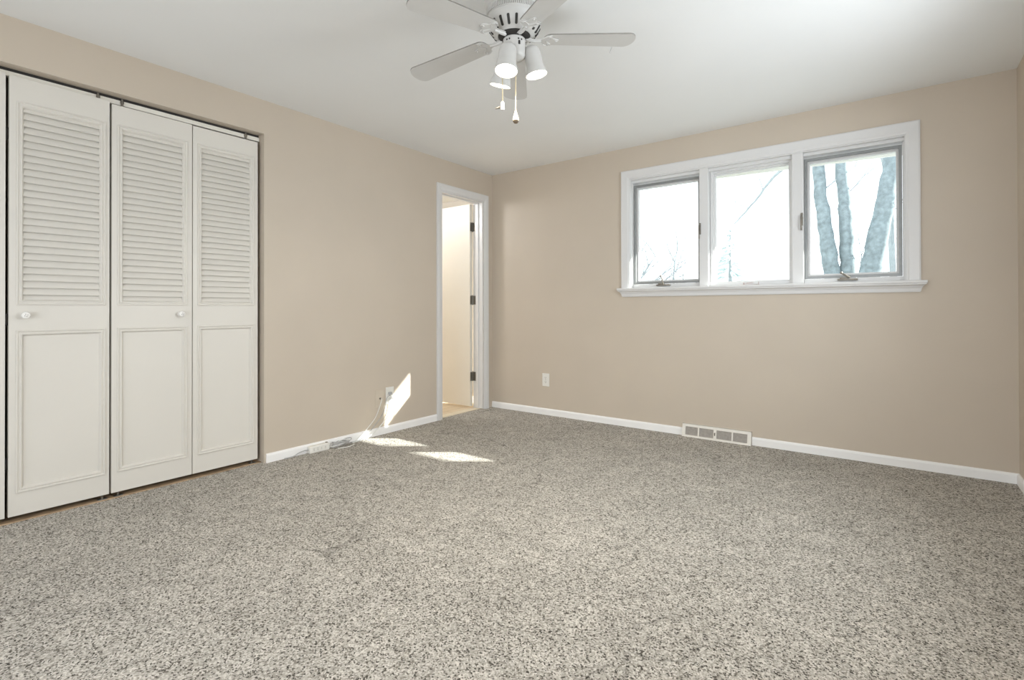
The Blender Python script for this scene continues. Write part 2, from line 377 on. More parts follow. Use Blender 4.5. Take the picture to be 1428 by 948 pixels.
box(bm, (-0.080, DR0 + 0.025, DRT - 0.025), (-0.045, DR1 - 0.025, DRT - 0.014), 0.002)
dchild('jamb', bm, M['trim'])
slabp = None
bm = bmesh.new(); box(bm, (-0.715, -0.208, 0.022), (-0.128, -0.170, 2.085), 0.002)
slab = dchild('door_slab', bm, M['slab'])
slab['label'] = 'cream flush door slab swung open into the hall'
for zc in (1.855, 1.105, 0.325):
    bm = bmesh.new()
    box(bm, (-0.1285, -0.205, zc - 0.045), (-0.1255, -0.172, zc + 0.045), 0.0008)     # leaf on the slab edge
    box(bm, (-0.1245, DR1 - 0.0165, zc - 0.045), (-0.088, DR1 - 0.0135, zc + 0.045), 0.0008)   # leaf on the jamb
    lathe(bm, [(0.0, -0.052), (0.004, -0.050), (0.0065, -0.047), (0.0065, 0.047), (0.004, 0.050), (0, 0.052)], 12, Matrix.Translation((-0.128, -0.167, zc)))
    for dz in (-0.03, 0, 0.03):
        lathe(bm, [(0, -0.001), (0.004, -0.001), (0.003, 0.001), (0, 0.0012)], 10, Matrix.Translation((-0.1255, -0.188, zc + dz)) @ Matrix.Rotation(PI / 2, 4, 'Y'))
    hg = dchild('hinge', bm, M['nickel'])

# ------------------------------------------------------------------ closet header track
bm = bmesh.new()
box(bm, (-0.085, CL0 + 0.002, 2.136), (-0.060, CL1 - 0.002, 2.161), 0.001)
struct(obj('trim_2', bm, M['track']), 'pale track above the closet doors', 'trim')
bm = bmesh.new(); box(bm, (-0.118, CL0 + 0.002, 2.161), (-0.070, CL1 - 0.002, 2.1778)); struct(obj('track_shadow_strip', bm, M['dark']))  # near-black strip standing in for the shadow gap over the track

# bifold closet doors -----------------------------------------------------------
LX, LT = -0.040, 0.030      # front face x, thickness
def leaf(parent, y0, y1, ms, knob_y=None, z1=2.13):
    """one louvred leaf with front face at x = LX; ms = (molding left inset, right inset)"""
    z0 = 0.030
    a, b = y0 + ms[0], y1 - ms[1]
    bm = bmesh.new(); xb, xf = LX - LT, LX
    bev = 0.0
    box(bm, (xb, y0, z0), (xf, a + 0.018, z1), bev); box(bm, (xb, b - 0.018, z0), (xf, y1, z1), bev)          # stiles
    box(bm, (xb, a + 0.018, 2.002), (xf, b - 0.018, z1), 0); box(bm, (xb, a + 0.018, 0.900), (xf, b - 0.018, 1.058), 0); box(bm, (xb, a + 0.018, z0), (xf, b - 0.018, 0.155), 0)
    lf = obj('door_leaf', bm, M['door'], parent)
    # raised picture-frame mouldings round louvre and lower panel
    prof = [(0, 0), (0, 0.0045), (0.002, 0.0065), (0.006, 0.0065), (0.009, 0.002), (0.013, 0.0015), (0.016, 0.0055), (0.020, 0.0055), (0.023, 0.001), (0.027, -0.006), (0.027, -0.010), (0, -0.003)]
    to3 = lambda u, v, h: Vector((LX + h, u, v))
    for (za, zb) in ((1.040, 2.020), (0.137, 0.918)):
        bm = bmesh.new(); frame_profile(bm, a, za, b, zb, prof, to3); obj('panel_molding', bm, M['door'], lf)
    bm = bmesh.new(); box(bm, (LX - 0.022, a + 0.012, 0.150), (LX - 0.008, b - 0.012, 0.905)); obj('lower_panel', bm, M['door'], lf)
    # louvre slats
    bm = bmesh.new(); n = 28; pitch = (2.003 - 1.050) / n
    for i in range(n):
        zc = 1.058 + pitch * (i + 0.5)
        hw = (b - a) / 2 - 0.020; yc = (a + b) / 2; ang = math.radians(24)
        dx, dz = 0.5 * 0.041 * math.sin(ang), 0.5 * 0.041 * math.cos(ang)
        t = 0.0032
        nx, nz = math.cos(ang) * t, math.sin(ang) * t
        xc = LX - 0.0115
        poly = [(xc + dx + nx, zc - dz + nz), (xc + dx + 0.001, zc - dz - 0.001), (xc + dx - nx, zc - dz - nz), (xc - dx - nx, zc + dz - nz), (xc - dx + nx, zc + dz + nz)]
        loft(bm, [[Vector((x, yy, z)) for x, z in poly] for yy in (yc - hw, yc + hw)])
    obj('louver_slats', bm, M['door'], lf)
    if knob_y is not None:
        bm = bmesh.new(); R = Matrix.Translation((LX, knob_y, 0.990)) @ Matrix.Rotation(PI / 2, 4, 'Y')
        lathe(bm, [(0, -0.002), (0.013, -0.002), (0.013, 0.002), (0.009, 0.004), (0.0065, 0.010), (0.007, 0.016), (0.012, 0.020), (0.0165, 0.026), (0.0175, 0.032), (0.0155, 0.038), (0.010, 0.042), (0, 0.0435)], 28, R)
        for k in range(4):                                            # small painted marks on the knob face
            aa = k * PI / 2 + 0.4
            lathe(bm, [(0, -0.0003), (0.0017, -0.0003), (0.0012, 0.0006), (0, 0.0007)], 8, R @ Matrix.Translation((0.0055 * math.cos(aa), 0.0055 * math.sin(aa), 0.0429)), mi=1)
        obj('knob', bm, [M['porcelain'], M['dark']], lf, True)['label'] = 'round white porcelain knob'
    return lf
def pivots(parent, ys):
    for y in ys:
        bm = bmesh.new(); lathe(bm, [(0, 0), (0.006, 0), (0.006, 0.010), (0.009, 0.010), (0.009, 0.016), (0.004, 0.016), (0.004, 0.022), (0, 0.022)], 12, Matrix.Translation((LX - 0.012, y, 2.126)) @ Matrix.Scale(1.9, 4, (0, 0, 1)))
        obj('pivot_pin', bm, M['crank'], parent, True)
pa = tag(empty('bifold_closet_door'), 'louvered bifold closet door cut by the left photo edge, white knob on its left', 'closet door', 'louvered closet doors')
leaf(pa, -4.012, -3.613, (0.022, 0.032), None, 2.146)
leaf(pa, -3.601, -3.213, (0.025, 0.016), -3.546, 2.138)
pivots(pa, (-3.26, -3.97))
pb = tag(empty('bifold_closet_door.001'), 'louvered bifold closet door beside the bare wall, both leaves whole, knob beside its fold', 'closet door', 'louvered closet doors')
leaf(pb, -3.203, -2.812, (0.024, 0.024), -2.876, 2.126)
leaf(pb, -2.807, -2.418, (0.024, 0.024), None, 2.122)
pivots(pb, (-3.155, -2.49))
for par, ys in ((pa, (-3.24,)), (pb, (-3.17, -2.45))):
    for y in ys:
        bm = bmesh.new(); box(bm, (-0.066, y - 0.02, 0.006), (-0.036, y + 0.02, 0.010), 0.001); lathe(bm, [(0, 0.008), (0.006, 0.008), (0.006, 0.024), (0, 0.024)], 10, Matrix.Translation((LX - 0.014, y, 0)))
        obj('floor_pivot', bm, M['nickel'], par)
for par, y in ((pa, -3.610),):
    for z in (0.28, 0.97, 1.86):
        bm = bmesh.new(); tube(bm, [(LX - 0.016, y, z - 0.03), (LX - 0.016, y, z + 0.03)], 0.0055, 8)
        box(bm, (LX - 0.018, y - 0.011, z - 0.028), (LX - 0.0155, y + 0.011, z + 0.028)); obj('fold_hinge', bm, M['dark'], par)

# ------------------------------------------------------------------ triple window
win = struct(empty('window_1', (2.457, 0, 1.62)), 'white framed triple window with two crank casements', 'window')
def wc(name, bm, m, parent=win, smooth=False):
    off = Vector((2.457, 0, 1.62))
    for v in bm.verts: v.co -= off
    return obj(name, bm, m, parent, smooth)
# casing: head and two legs, proud of the wall
WP = [(0, 0), (0.074, 0), (0.074, 0.018), (0.066, 0.021), (0.018, 0.017), (0.008, 0.012), (0, 0.010)]
bm = bmesh.new()
y0, y1, zt = WX0 + 0.006, WX1 - 0.006, WZ1 - 0.004
R = [[Vector((y0 - a, -h, 1.19)) for a, h in WP], [Vector((y0 - a, -h, zt + a)) for a, h in WP], [Vector((y1 + a, -h, zt + a)) for a, h in WP], [Vector((y1 + a, -h, 1.19)) for a, h in WP]]
loft(bm, R); wc('casing', bm, M['trim'])
# stool and bevelled apron below it
bm = bmesh.new()
box(bm, (1.418, -0.052, 1.172), (3.500, 0.0, 1.190), 0.004); box(bm, (WX0, 0.0, 1.1752), (WX1, 0.06, 1.190)); wc('window_sill', bm, M['trim'])
bm = bmesh.new()
prof = [(0, 1.116), (0.012, 1.116), (0.016, 1.122), (0.020, 1.140), (0.030, 1.156), (0.043, 1.164), (0.043, 1.172), (0, 1.172)]
R = []
for (xe, sgn) in ((1.4235, 1), (3.4945, -1)):
    R.append([Vector((xe + sgn * (0.043 - a), -a, z)) for a, z in prof])
loft(bm, R); wc('apron', bm, M['trim'])
# jamb liner and mullions
bm = bmesh.new()
box(bm, (WX0, 0.0, 1.19), (WX0 + 0.012, 0.15, WZ1)); box(bm, (WX1 - 0.012, 0.0, 1.19), (WX1, 0.15, WZ1)); box(bm, (WX0 + 0.012, 0.0, WZ1 - 0.012), (WX1 - 0.012, 0.15, WZ1))
box(bm, (WX0 + 0.012, 0.030, WZ1 - 0.034), (WX1 - 0.012, 0.15, WZ1 - 0.012), 0.002)                    # head stop
box(bm, (WX0 + 0.012, 0.045, 1.19), (WX0 + 0.016, 0.15, WZ1 - 0.034)); box(bm, (WX1 - 0.020, 0.045, 1.19), (WX1 - 0.012, 0.15, WZ1 - 0.034))
box(bm, (WX0 + 0.012, 0.050, 1.19), (WX1 - 0.012, 0.15, 1.222), 0.002)                                 # bottom rail
wc('window_frame', bm, M['trim'])
for xa, xb in ((2.103, 2.170), (2.752, 2.822)):
    bm = bmesh.new(); box(bm, (xa, 0.006, 1.19), (xb, 0.15, WZ1 - 0.010), 0.003); wc('mullion', bm, M['trim'])
def ring_frame(bm, x0, z0, x1, z1, wd, ya, yb, mi=0, bev=0.0):
    pr = [(0, ya), (0, yb), (wd, yb), (wd, ya)]
    frame_profile(bm, x0, z0, x1, z1, pr, lambda u, v, h: Vector((u, h, v)), mi)
def casement(x0, x1, z0, z1, metal=True, depth=0.055, latch_x=None, crank_x=None, lever=1):
    bm = bmesh.new()
    if metal:
        ring_frame(bm, x0, z0, x1, z1, 0.018, depth, depth + 0.018)
        s = wc('screen_frame', bm, M['grey_metal']); s['label'] = 'grey metal frame of a side casement'
        bm = bmesh.new(); ring_frame(bm, x0 + 0.002, z0 + 0.002, x1 - 0.002, z1 - 0.002, 0.030, depth + 0.026, depth + 0.066); wc('sash', bm, M['trim'], win)
        gi = 0.028; gy = depth + 0.045
    else:
        ring_frame(bm, x0, z0, x1, z1, 0.020, depth - 0.012, depth + 0.03); ring_frame(bm, x0 + 0.018, z0 + 0.010, x1 - 0.018, z1 - 0.018, 0.010, depth + 0.010, depth + 0.05)
        ring_frame(bm, x0 + 0.026, z0 + 0.018, x1 - 0.026, z1 - 0.026, 0.006, depth + 0.028, depth + 0.05)
        s = wc('sash', bm, M['trim']); gi = 0.028; gy = depth + 0.040
    bm = bmesh.new(); box(bm, (x0 + gi, gy, z0 + gi), (x1 - gi, gy + 0.004, z1 - gi)); wc('glass_pane', bm, M['glass'])
    if latch_x is not None:
        bm = bmesh.new(); box(bm, (latch_x - 0.007, -0.003, 1.60), (latch_x + 0.007, 0.010, 1.69), 0.002)
        tube(bm, smooth_path([(latch_x, -0.003, 1.675), (latch_x - 0.002, -0.018, 1.655), (latch_x - 0.003, -0.018, 1.60), (latch_x - 0.002, -0.010, 1.565)], 5), [0.005] * 15 + [0.004], 8)
        wc('latch', bm, M['crank'])
    if crank_x is not None:
        bm = bmesh.new(); yb = depth - 0.020; zb = 1.222
        box(bm, (crank_x - 0.058, yb - 0.018, zb - 0.018), (crank_x + 0.058, yb + 0.020, zb - 0.006), 0.004)
        box(bm, (crank_x - 0.045, yb - 0.010, zb - 0.010), (crank_x + 0.005, yb + 0.018, zb + 0.006), 0.005)
        if lever == 1:
            pts = [(crank_x, yb - 0.004, zb - 0.004), (crank_x - 0.002, yb - 0.018, zb + 0.018), (crank_x - 0.004, yb - 0.022, zb + 0.045), (crank_x - 0.012, yb - 0.026, zb + 0.062)]
        else:
            pts = [(crank_x + 0.012, yb - 0.006, zb + 0.002), (crank_x - 0.006, yb - 0.018, zb + 0.014), (crank_x - 0.024, yb - 0.022, zb + 0.026), (crank_x - 0.034, yb - 0.024, zb + 0.034)]
        pts2 = smooth_path(pts, 5); n = len(pts2)
        tube(bm, pts2, [0.0075 - 0.0025 * i / (n - 1) for i in range(n)], 8)
        lathe(bm, [(0, -0.008), (0.006, -0.007), (0.0085, 0), (0.006, 0.007), (0, 0.008)], 12, Matrix.Translation(pts[-1]))
        wc('crank_handle', bm, M['crank'], win, True)
casement(1.533, 2.102, 1.224, 2.078, True, 0.055, 2.108, 1.80, 1)
casement(2.172, 2.750, 1.204, 2.100, False, 0.075)
casement(2.823, 3.378, 1.224, 2.078, True, 0.055, 2.814, 3.080, 2)
bm = bmesh.new()                                                             # bracket without a handle on the middle light
box(bm, (2.395, 0.035, 1.190), (2.530, 0.075, 1.196), 0.002); lathe(bm, [(0, 0), (0.008, 0), (0.008, 0.016), (0, 0.018)], 12, Matrix.Translation((2.42, 0.055, 1.195))); lathe(bm, [(0, 0), (0.006, 0), (0.006, 0.020), (0, 0.022)], 12, Matrix.Translation((2.522, 0.055, 1.195)))
tube(bm, [(2.42, 0.055, 1.204), (2.46, 0.052, 1.208), (2.50, 0.055, 1.208)], 0.0045, 8)
wc('crank_bracket', bm, mat('worn_pink_metal', (0.55, 0.47, 0.45), 0.4, metal=0.3, noise=0.15, nscale=60))

# ------------------------------------------------------------------ ceiling fan
FC = Vector((2.004, -2.317, 0))
fan = tag(empty('ceiling_fan', (FC.x, FC.y, 2.40)), 'white five blade ceiling fan with three lit spotlights and pull chains', 'ceiling fan')
def fc(name, bm, m, parent=fan, smooth=True):
    """mesh given in coordinates centred on the fan axis, world height"""
    for v in bm.verts: v.co.z -= 2.40
    return obj(name, bm, m, parent, smooth)
bm = bmesh.new()
# canopy, ridged band, slotted bowl
lathe(bm, [(0, 2.3995), (0.126, 2.3995), (0.131, 2.392), (0.131, 2.345), (0.127, 2.332), (0.121, 2.322), (0.116, 2.319), (0.114, 2.312),
           (0.119, 2.309), (0.119, 2.284), (0.114, 2.281), (0.117, 2.272), (0.117, 2.262), (0.110, 2.238), (0.098, 2.219), (0.084, 2.208), (0.074, 2.204), (0.070, 2.206), (0.070, 2.230), (0, 2.230)], 64)
for k in range(96):                                                          # beads of the ridged band
    a = 2 * PI * k / 96; R4 = Matrix.Rotation(a, 4, 'Z') @ Matrix.Translation((0.1206, 0, 2.2965))
    box_m = bmesh.new(); box(box_m, (-0.002, -0.0022, -0.011), (0.0022, 0.0022, 0.011)); tmp = bpy.data.meshes.new('t'); box_m.transform(R4); box_m.to_mesh(tmp); box_m.free(); bm.from_mesh(tmp); bpy.data.meshes.remove(tmp)
lathe(bm, [(0.1194, 2.3075), (0.1202, 2.3060), (0.1202, 2.2870), (0.1194, 2.2855)], 64, mi=2)
def slot(bm, a):
    """dark rounded slot lying on the bowl"""
    P0, P1 = Vector((0.1135, 0, 2.2475)), Vector((0.0905, 0, 2.2125))
    ax = (P1 - P0).normalized(); nrm = Vector((-ax.z * -1, 0, ax.x * 1)); nrm = Vector((0.80, 0, -0.60)) if nrm.length == 0 else nrm
    tn = Vector((0, 1, 0)); nn = ax.cross(tn)
    if nn.z > 0: nn = -nn
    L = (P1 - P0).length; pts = []
    for i in range(16):
        t = 2 * PI * i / 16; rr = 0.0055
        u = (L / 2 - rr) * (1 if math.cos(t) >= 0 else -1) + rr * math.cos(t); v = rr * math.sin(t)
        # follow the curved profile of the bowl
        s = (u + L / 2) / L
        sag = 0.0052 * math.sin(PI * min(max(s, 0), 1))
        pts.append(P0 + ax * (u + L / 2) + tn * v + nn * (sag + 0.0028))
    R4 = Matrix.Rotation(a, 4, 'Z')
    top = [bm.verts.new(R4 @ p) for p in pts]; bot = [bm.verts.new(R4 @ (p - nn * 0.006)) for p in pts]
    bm.faces.new(top).material_index = 1
    for i in range(16): bm.faces.new((top[i], top[(i + 1) % 16], bot[(i + 1) % 16], bot[i])).material_index = 1
toward = math.atan2(CAM_POS.y - FC.y, CAM_POS.x - FC.x)
for k in range(20): slot(bm, toward + math.radians(5) + 2 * PI * k / 20)
fc('motor_housing', bm, [M['fan'], M['dark'], M['blade_edge']])
bm = bmesh.new(); lathe(bm, [(0, 2.229), (0.069, 2.229), (0.069, 2.204), (0.064, 2.198), (0.052, 2.194), (0, 2.194)], 40); rot_o = fc('rotor', bm, M['dark']); rot_o['label'] = 'dark rotor ring in the middle of the motor'
# switch housing
bm = bmesh.new()
lathe(bm, [(0, 2.193), (0.046, 2.193), (0.049, 2.190), (0.049, 2.125), (0.047, 2.116), (0.040, 2.108), (0.025, 2.100), (0.012, 2.097), (0.010, 2.092), (0.005, 2.088), (0, 2.087)], 40)
for a in (-40, -25, 22, 40, 120, 200):
    aa = toward + math.radians(a)
    lathe(bm, [(0, 0.0485), (0.0038, 0.0485), (0.0038, 0.0497), (0, 0.0499)], 10, Matrix.Rotation(aa, 4, 'Z') @ Matrix.Translation((0, 0, 2.176)) @ Matrix.Rotation(PI / 2, 4, 'Y'), mi=1)
box(bm, (0.0482 * math.cos(toward + 0.45) - 0.004, 0.0482 * math.sin(toward + 0.45) - 0.004, 2.152), (0.0482 * math.cos(toward + 0.45) + 0.004, 0.0482 * math.sin(toward + 0.45) + 0.004, 2.168), 0.001, mi=1)
fc('switch_housing', bm, [M['fan'], M['dark']])
# blades
def blade_outline(r0, r1, w0, w1, n=14):
    """rounded paddle, narrower at the root"""
    pts = []
    for i in range(n + 1):                      # tip
        t = -PI / 2 + PI * i / n; pts.append((r1 - w1 * 0.62 + w1 * 0.62 * math.cos(t), w1 * math.sin(t)))
    for i in range(n + 1):                      # root
        t = PI / 2 + PI * i / n; pts.append((r0 + w0 * 0.75 + w0 * 0.75 * math.cos(t), w0 * math.sin(t)))
    return pts
def iron_outline():
    half = [(0.050, 0.013), (0.085, 0.011), (0.105, 0.010), (0.122, 0.016), (0.130, 0.030), (0.140, 0.043), (0.153, 0.048), (0.164, 0.044), (0.168, 0.034), (0.166, 0.024), (0.172, 0.017), (0.184, 0.014), (0.194, 0.008), (0.197, 0.0)]
    return [(x, -y) for x, y in half] + [(x, y) for x, y in half[-2::-1]]
BL = ((42, 2.214, 4), (126, 2.152, 5), (191, 2.136, 4), (262, 2.142, 6), (332, 2.170, 6))
RT, ZR = 0.540, 2.197
for bi, (adeg, ztip, pitch) in enumerate(BL):
    droop = math.atan2(ZR - ztip, RT - 0.10)
    Mx = Matrix.Rotation(math.radians(adeg), 4, 'Z') @ Matrix.Translation((0.10, 0, ZR)) @ Matrix.Rotation(droop, 4, 'Y') @ Matrix.Rotation(math.radians(pitch), 4, 'X') @ Matrix.Translation((-0.10, 0, 0))
    bm = bmesh.new(); extrude_poly(bm, blade_outline(0.128, RT, 0.048, 0.0625), 0.006, Mx)
    for f in bm.faces:
        if len(f.verts) == 4: f.material_index = 1
    b = fc('blade', bm, [M['blade'], M['blade_edge']], fan, False)
    bm = bmesh.new(); extrude_poly(bm, iron_outline(), 0.004, Mx @ Matrix.Translation((0, 0, -0.0045)))
    # raised scroll rim and screws on the bracket
    tube(bm, [Mx @ Vector((x, y, -0.005)) for x, y in smooth_path([(0.128, -0.030, 0), (0.140, -0.040, 0), (0.156, -0.040, 0), (0.160, -0.026, 0), (0.150, -0.014, 0), (0.140, 0, 0), (0.150, 0.014, 0), (0.160, 0.026, 0), (0.156, 0.040, 0), (0.140, 0.040, 0), (0.128, 0.030, 0)], 4) for x, y in [(x, y)]] if False else
         [Mx @ Vector((p.x, p.y, -0.005)) for p in smooth_path([(0.128, -0.030, 0), (0.140, -0.040, 0), (0.156, -0.040, 0), (0.160, -0.026, 0), (0.150, -0.014, 0), (0.140, 0, 0), (0.150, 0.014, 0), (0.160, 0.026, 0), (0.156, 0.040, 0), (0.140, 0.040, 0), (0.128, 0.030, 0)], 4)], 0.0025, 6)
    for sx, sy in ((0.152, -0.034), (0.152, 0.034), (0.184, 0.0)):
        lathe(bm, [(0, -0.0085), (0.004, -0.008), (0.0055, -0.0045), (0, -0.0045)], 10, Mx @ Matrix.Translation((sx, sy, 0)))
    # neck that curls up to the rotor
    tube(bm, [Mx @ Vector((0.118, 0, -0.003)), Mx @ Vector((0.090, 0, -0.006)), Matrix.Rotation(math.radians(adeg), 4, 'Z') @ Vector((0.072, 0, 2.196)), Matrix.Rotation(math.radians(adeg), 4, 'Z') @ Vector((0.056, 0, 2.199))], [0.006, 0.007, 0.009, 0.010], 8)
    fc('blade_iron', bm, M['fan'], b)
    if bi == 0:
        bm = bmesh.new(); tube(bm, [Mx @ Vector((0.475, -0.0625, 0.004)), Mx @ Vector((0.474, -0.066, -0.004))] if False else [Mx @ Vector((0.455, 0.058, -0.002)), Mx @ Vector((0.450, 0.066, -0.014)), Mx @ Vector((0.447, 0.069, -0.026))], 0.0018, 6)
        fc('dangling_thread', bm, M['cord_grey'], b)
# spotlights
LAMPS = (((0.286, -0.960), 2.012, 12), ((0.684, 0.731), 2.046, 12), ((-0.970, 0.229), 2.024, 18))
bulb_pts = []
for (dx, dy), zo, tilt in LAMPS:
    dv = Vector((dx, dy, 0)).normalized()
    axis = Vector((dv.x * math.sin(math.radians(tilt)), dv.y * math.sin(math.radians(tilt)), -math.cos(math.radians(tilt))))
    mouth = Vector((dv.x * 0.100, dv.y * 0.100, zo)); top = mouth - axis * 0.128
    q = Vector((0, 0, -1)).rotation_difference(axis).to_matrix().to_4x4()
    M4 = Matrix.Translation(mouth) @ q          # local -z points out of the mouth
    bm = bmesh.new()
    lathe(bm, [(0, 0.128), (0.016, 0.127), (0.028, 0.120), (0.035, 0.108), (0.0375, 0.094), (0.0385, 0.040), (0.042, 0.028), (0.0475, 0.010), (0.048, 0.0),
               (0.0465, 0.0), (0.046, 0.010), (0.0405, 0.028), (0.037, 0.040), (0.036, 0.090), (0, 0.100)], 40, M4)
    sh = fc('lamp_shade', bm, M['fan'])
    bm = bmesh.new()
    lathe(bm, [(0, 0.095), (0.014, 0.095), (0.016, 0.070), (0.024, 0.050), (0.034, 0.030), (0.041, 0.012), (0.0415, 0.006), (0.037, 0.002), (0.024, -0.002), (0, -0.004)], 32, M4)
    fc('bulb', bm, M['bulb'], sh)['label'] = 'lit floodlight bulb'
    hub = Vector((dv.x * 0.045, dv.y * 0.045, 2.118)); knee = Vector((dv.x * 0.062, dv.y * 0.062, top.z - 0.018))
    bm = bmesh.new(); tube(bm, smooth_path([hub, hub * 0.5 + knee * 0.5 + Vector((0, 0, -0.004)), knee, top + Vector((dv.x * -0.01, dv.y * -0.01, -0.006)), top + axis * 0.012], 4), 0.0085, 10)
    lathe(bm, [(0, -0.012), (0.013, -0.010), (0.015, 0), (0.013, 0.010), (0, 0.012)], 16, Matrix.Translation(knee))
    fc('lamp_arm', bm, M['fan'])
    p = mouth + axis * 0.012 + Vector((FC.x, FC.y, 0)); bulb_pts.append(p)
    sd = bpy.data.lights.new('fan_bulb_light', 'SPOT'); sd.energy = FAN_BULB_POWER; sd.color = (1.0, 0.91, 0.76)
    sd.spot_size = math.radians(140); sd.spot_blend = 0.6; sd.shadow_soft_size = 0.035
    lp = bpy.data.objects.new('fan_bulb_light', sd); C.objects.link(lp)
    lp.parent = fan; lp.location = p - Vector((FC.x, FC.y, 2.40)); lp.rotation_euler = axis.to_track_quat('-Z', 'Y').to_euler()
# pull chains
rgt = Vector((0.80, 0.60, 0)); tow = Vector((math.cos(toward), math.sin(toward), 0))
c1 = tow * -0.012 - rgt * 0.052; c2 = tow * 0.028 + rgt * 0.006
bm = bmesh.new(); tube(bm, [(c1.x * 0.72, c1.y * 0.72, 2.118), (c1.x * 0.95, c1.y * 0.95, 2.112), (c1.x, c1.y, 2.10), (c1.x, c1.y, 1.925)], 0.0024, 6)
z = 2.095
while z > 1.93: lathe(bm, [(0, -0.003), (0.003, 0), (0, 0.003)], 8, Matrix.Translation((c1.x, c1.y, z))); z -= 0.008
ch = fc('pull_chain', bm, M['chain'])
bm = bmesh.new()
lathe(bm, [(0, 1.928), (0.005, 1.927), (0.0085, 1.921), (0.009, 1.915), (0.0075, 1.905), (0.0095, 1.898), (0.0085, 1.892), (0.004, 1.889), (0, 1.889)], 16, Matrix.Translation((c1.x, c1.y, 0)))
fc('pull_pendant', bm, M['porcelain'], ch)
bm = bmesh.new(); e0 = Vector((c1.x, c1.y, 1.906)); tube(bm, [e0, e0 - rgt * 0.012 + Vector((0, 0, -0.004)), e0 - rgt * 0.032 + Vector((0, 0, -0.009))], [0.004, 0.0055, 0.003], 8)
fc('pendant_wing', bm, M['crank'], ch)['label'] = 'dark metal bar of the small pendant'
bm = bmesh.new(); tube(bm, [(c2.x, c2.y, 2.105), (c2.x, c2.y, 1.868)], 0.0022, 6)
z = 2.10
while z > 1.87: lathe(bm, [(0, -0.003), (0.003, 0), (0, 0.003)], 8, Matrix.Translation((c2.x, c2.y, z))); z -= 0.008
ch = fc('pull_chain', bm, M['chain'])
bm = bmesh.new(); lathe(bm, [(0, 1.870), (0.004, 1.869), (0.006, 1.860), (0.0105, 1.846), (0.0135, 1.834), (0.0130, 1.829), (0, 1.829)], 20, Matrix.Translation((c2.x, c2.y, 0)))
lathe(bm, [(0, 1.829), (0.0132, 1.829), (0.0125, 1.824), (0.008, 1.818), (0, 1.816)], 20, Matrix.Translation((c2.x, c2.y, 0)), mi=1)
fc('pull_pendant', bm, [M['ivory'], M['brown']], ch)['label'] = 'ivory teardrop pendant with brown tip'

# ------------------------------------------------------------------ wall plates, register, power strip
def plate(name, cx, cz, wall, mt, kind, label, cat, wd=0.078, ht=0.124):
    """wall 'back' (faces -y) or 'left' (faces +x); local x right as seen from the room, y up, z out"""
    if wall == 'back': B4 = Matrix(((1, 0, 0, 0), (0, 0, -1, 0), (0, 1, 0, 0), (0, 0, 0, 1))); loc = (cx, 0, cz)
    else: B4 = Matrix(((0, 0, 1, 0), (1, 0, 0, 0), (0, 1, 0, 0), (0, 0, 0, 1))); loc = (0, cx, cz)
    root = tag(empty(name, loc), label, cat)
    bm = bmesh.new(); box(bm, (-wd / 2, -ht / 2, 0), (wd / 2, ht / 2, 0.006), 0.003)
    bm.transform(B4); obj('cover_plate', bm, mt, root)
    if kind == 'duplex':
        for s in (-1, 1):
            bm = bmesh.new(); pl = [(0.0165 * math.copysign(abs(math.cos(t)) ** 0.6, math.cos(t)), s * 0.0205 + 0.0145 * math.copysign(abs(math.sin(t)) ** 0.8, math.sin(t))) for t in [2 * PI * i / 24 for i in range(24)]]
            extrude_poly(bm, pl, 0.0085)
            for dx in (-0.0065, 0.0065): box(bm, (dx - 0.0012, s * 0.0205 - 0.001, 0.0083), (dx + 0.0012, s * 0.0205 + 0.008, 0.0088), mi=1)
            lathe(bm, [(0, 0.0083), (0.0025, 0.0083), (0.0025, 0.0088), (0, 0.0088)], 10, Matrix.Translation((0, s * 0.0205 - 0.0075, 0)), mi=1)
            bm.transform(B4); obj('receptacle', bm, [mt, M['dark']], root)
        bm = bmesh.new(); lathe(bm, [(0, 0.005), (0.0035, 0.005), (0.003, 0.0072), (0, 0.0076)], 12); bm.transform(B4); obj('screw', bm, M['nickel'], root)
    else:
        bm = bmesh.new(); lathe(bm, [(0, 0.005), (0.0085, 0.005), (0.0085, 0.009), (0.005, 0.009), (0.005, 0.018), (0.0035, 0.018), (0, 0.016)], 16); bm.transform(B4); obj('cable_jack', bm, M['crank'], root, True)
        for s in (-1, 1):
            bm = bmesh.new(); lathe(bm, [(0, 0.005), (0.0035, 0.005), (0.003, 0.0072), (0, 0.0076)], 12, Matrix.Translation((0, s * 0.042, 0))); bm.transform(B4); obj('screw', bm, mt, root)
    return root
plate('wall_outlet', 0.659, 0.333, 'back', M['plate'], 'duplex', 'white outlet low on the window wall near the corner', 'outlet')
plate('cable_plate', -1.452, 0.293, 'left', M['plate_beige'], 'jack', 'beige cable plate with a dark jack, left of the white outlet', 'wall plate', 0.082, 0.140)
plate('wall_outlet.001', -1.350, 0.304, 'left', M['plate'], 'duplex', 'white outlet with cords plugged in, in the sun patch', 'outlet', 0.082, 0.140)
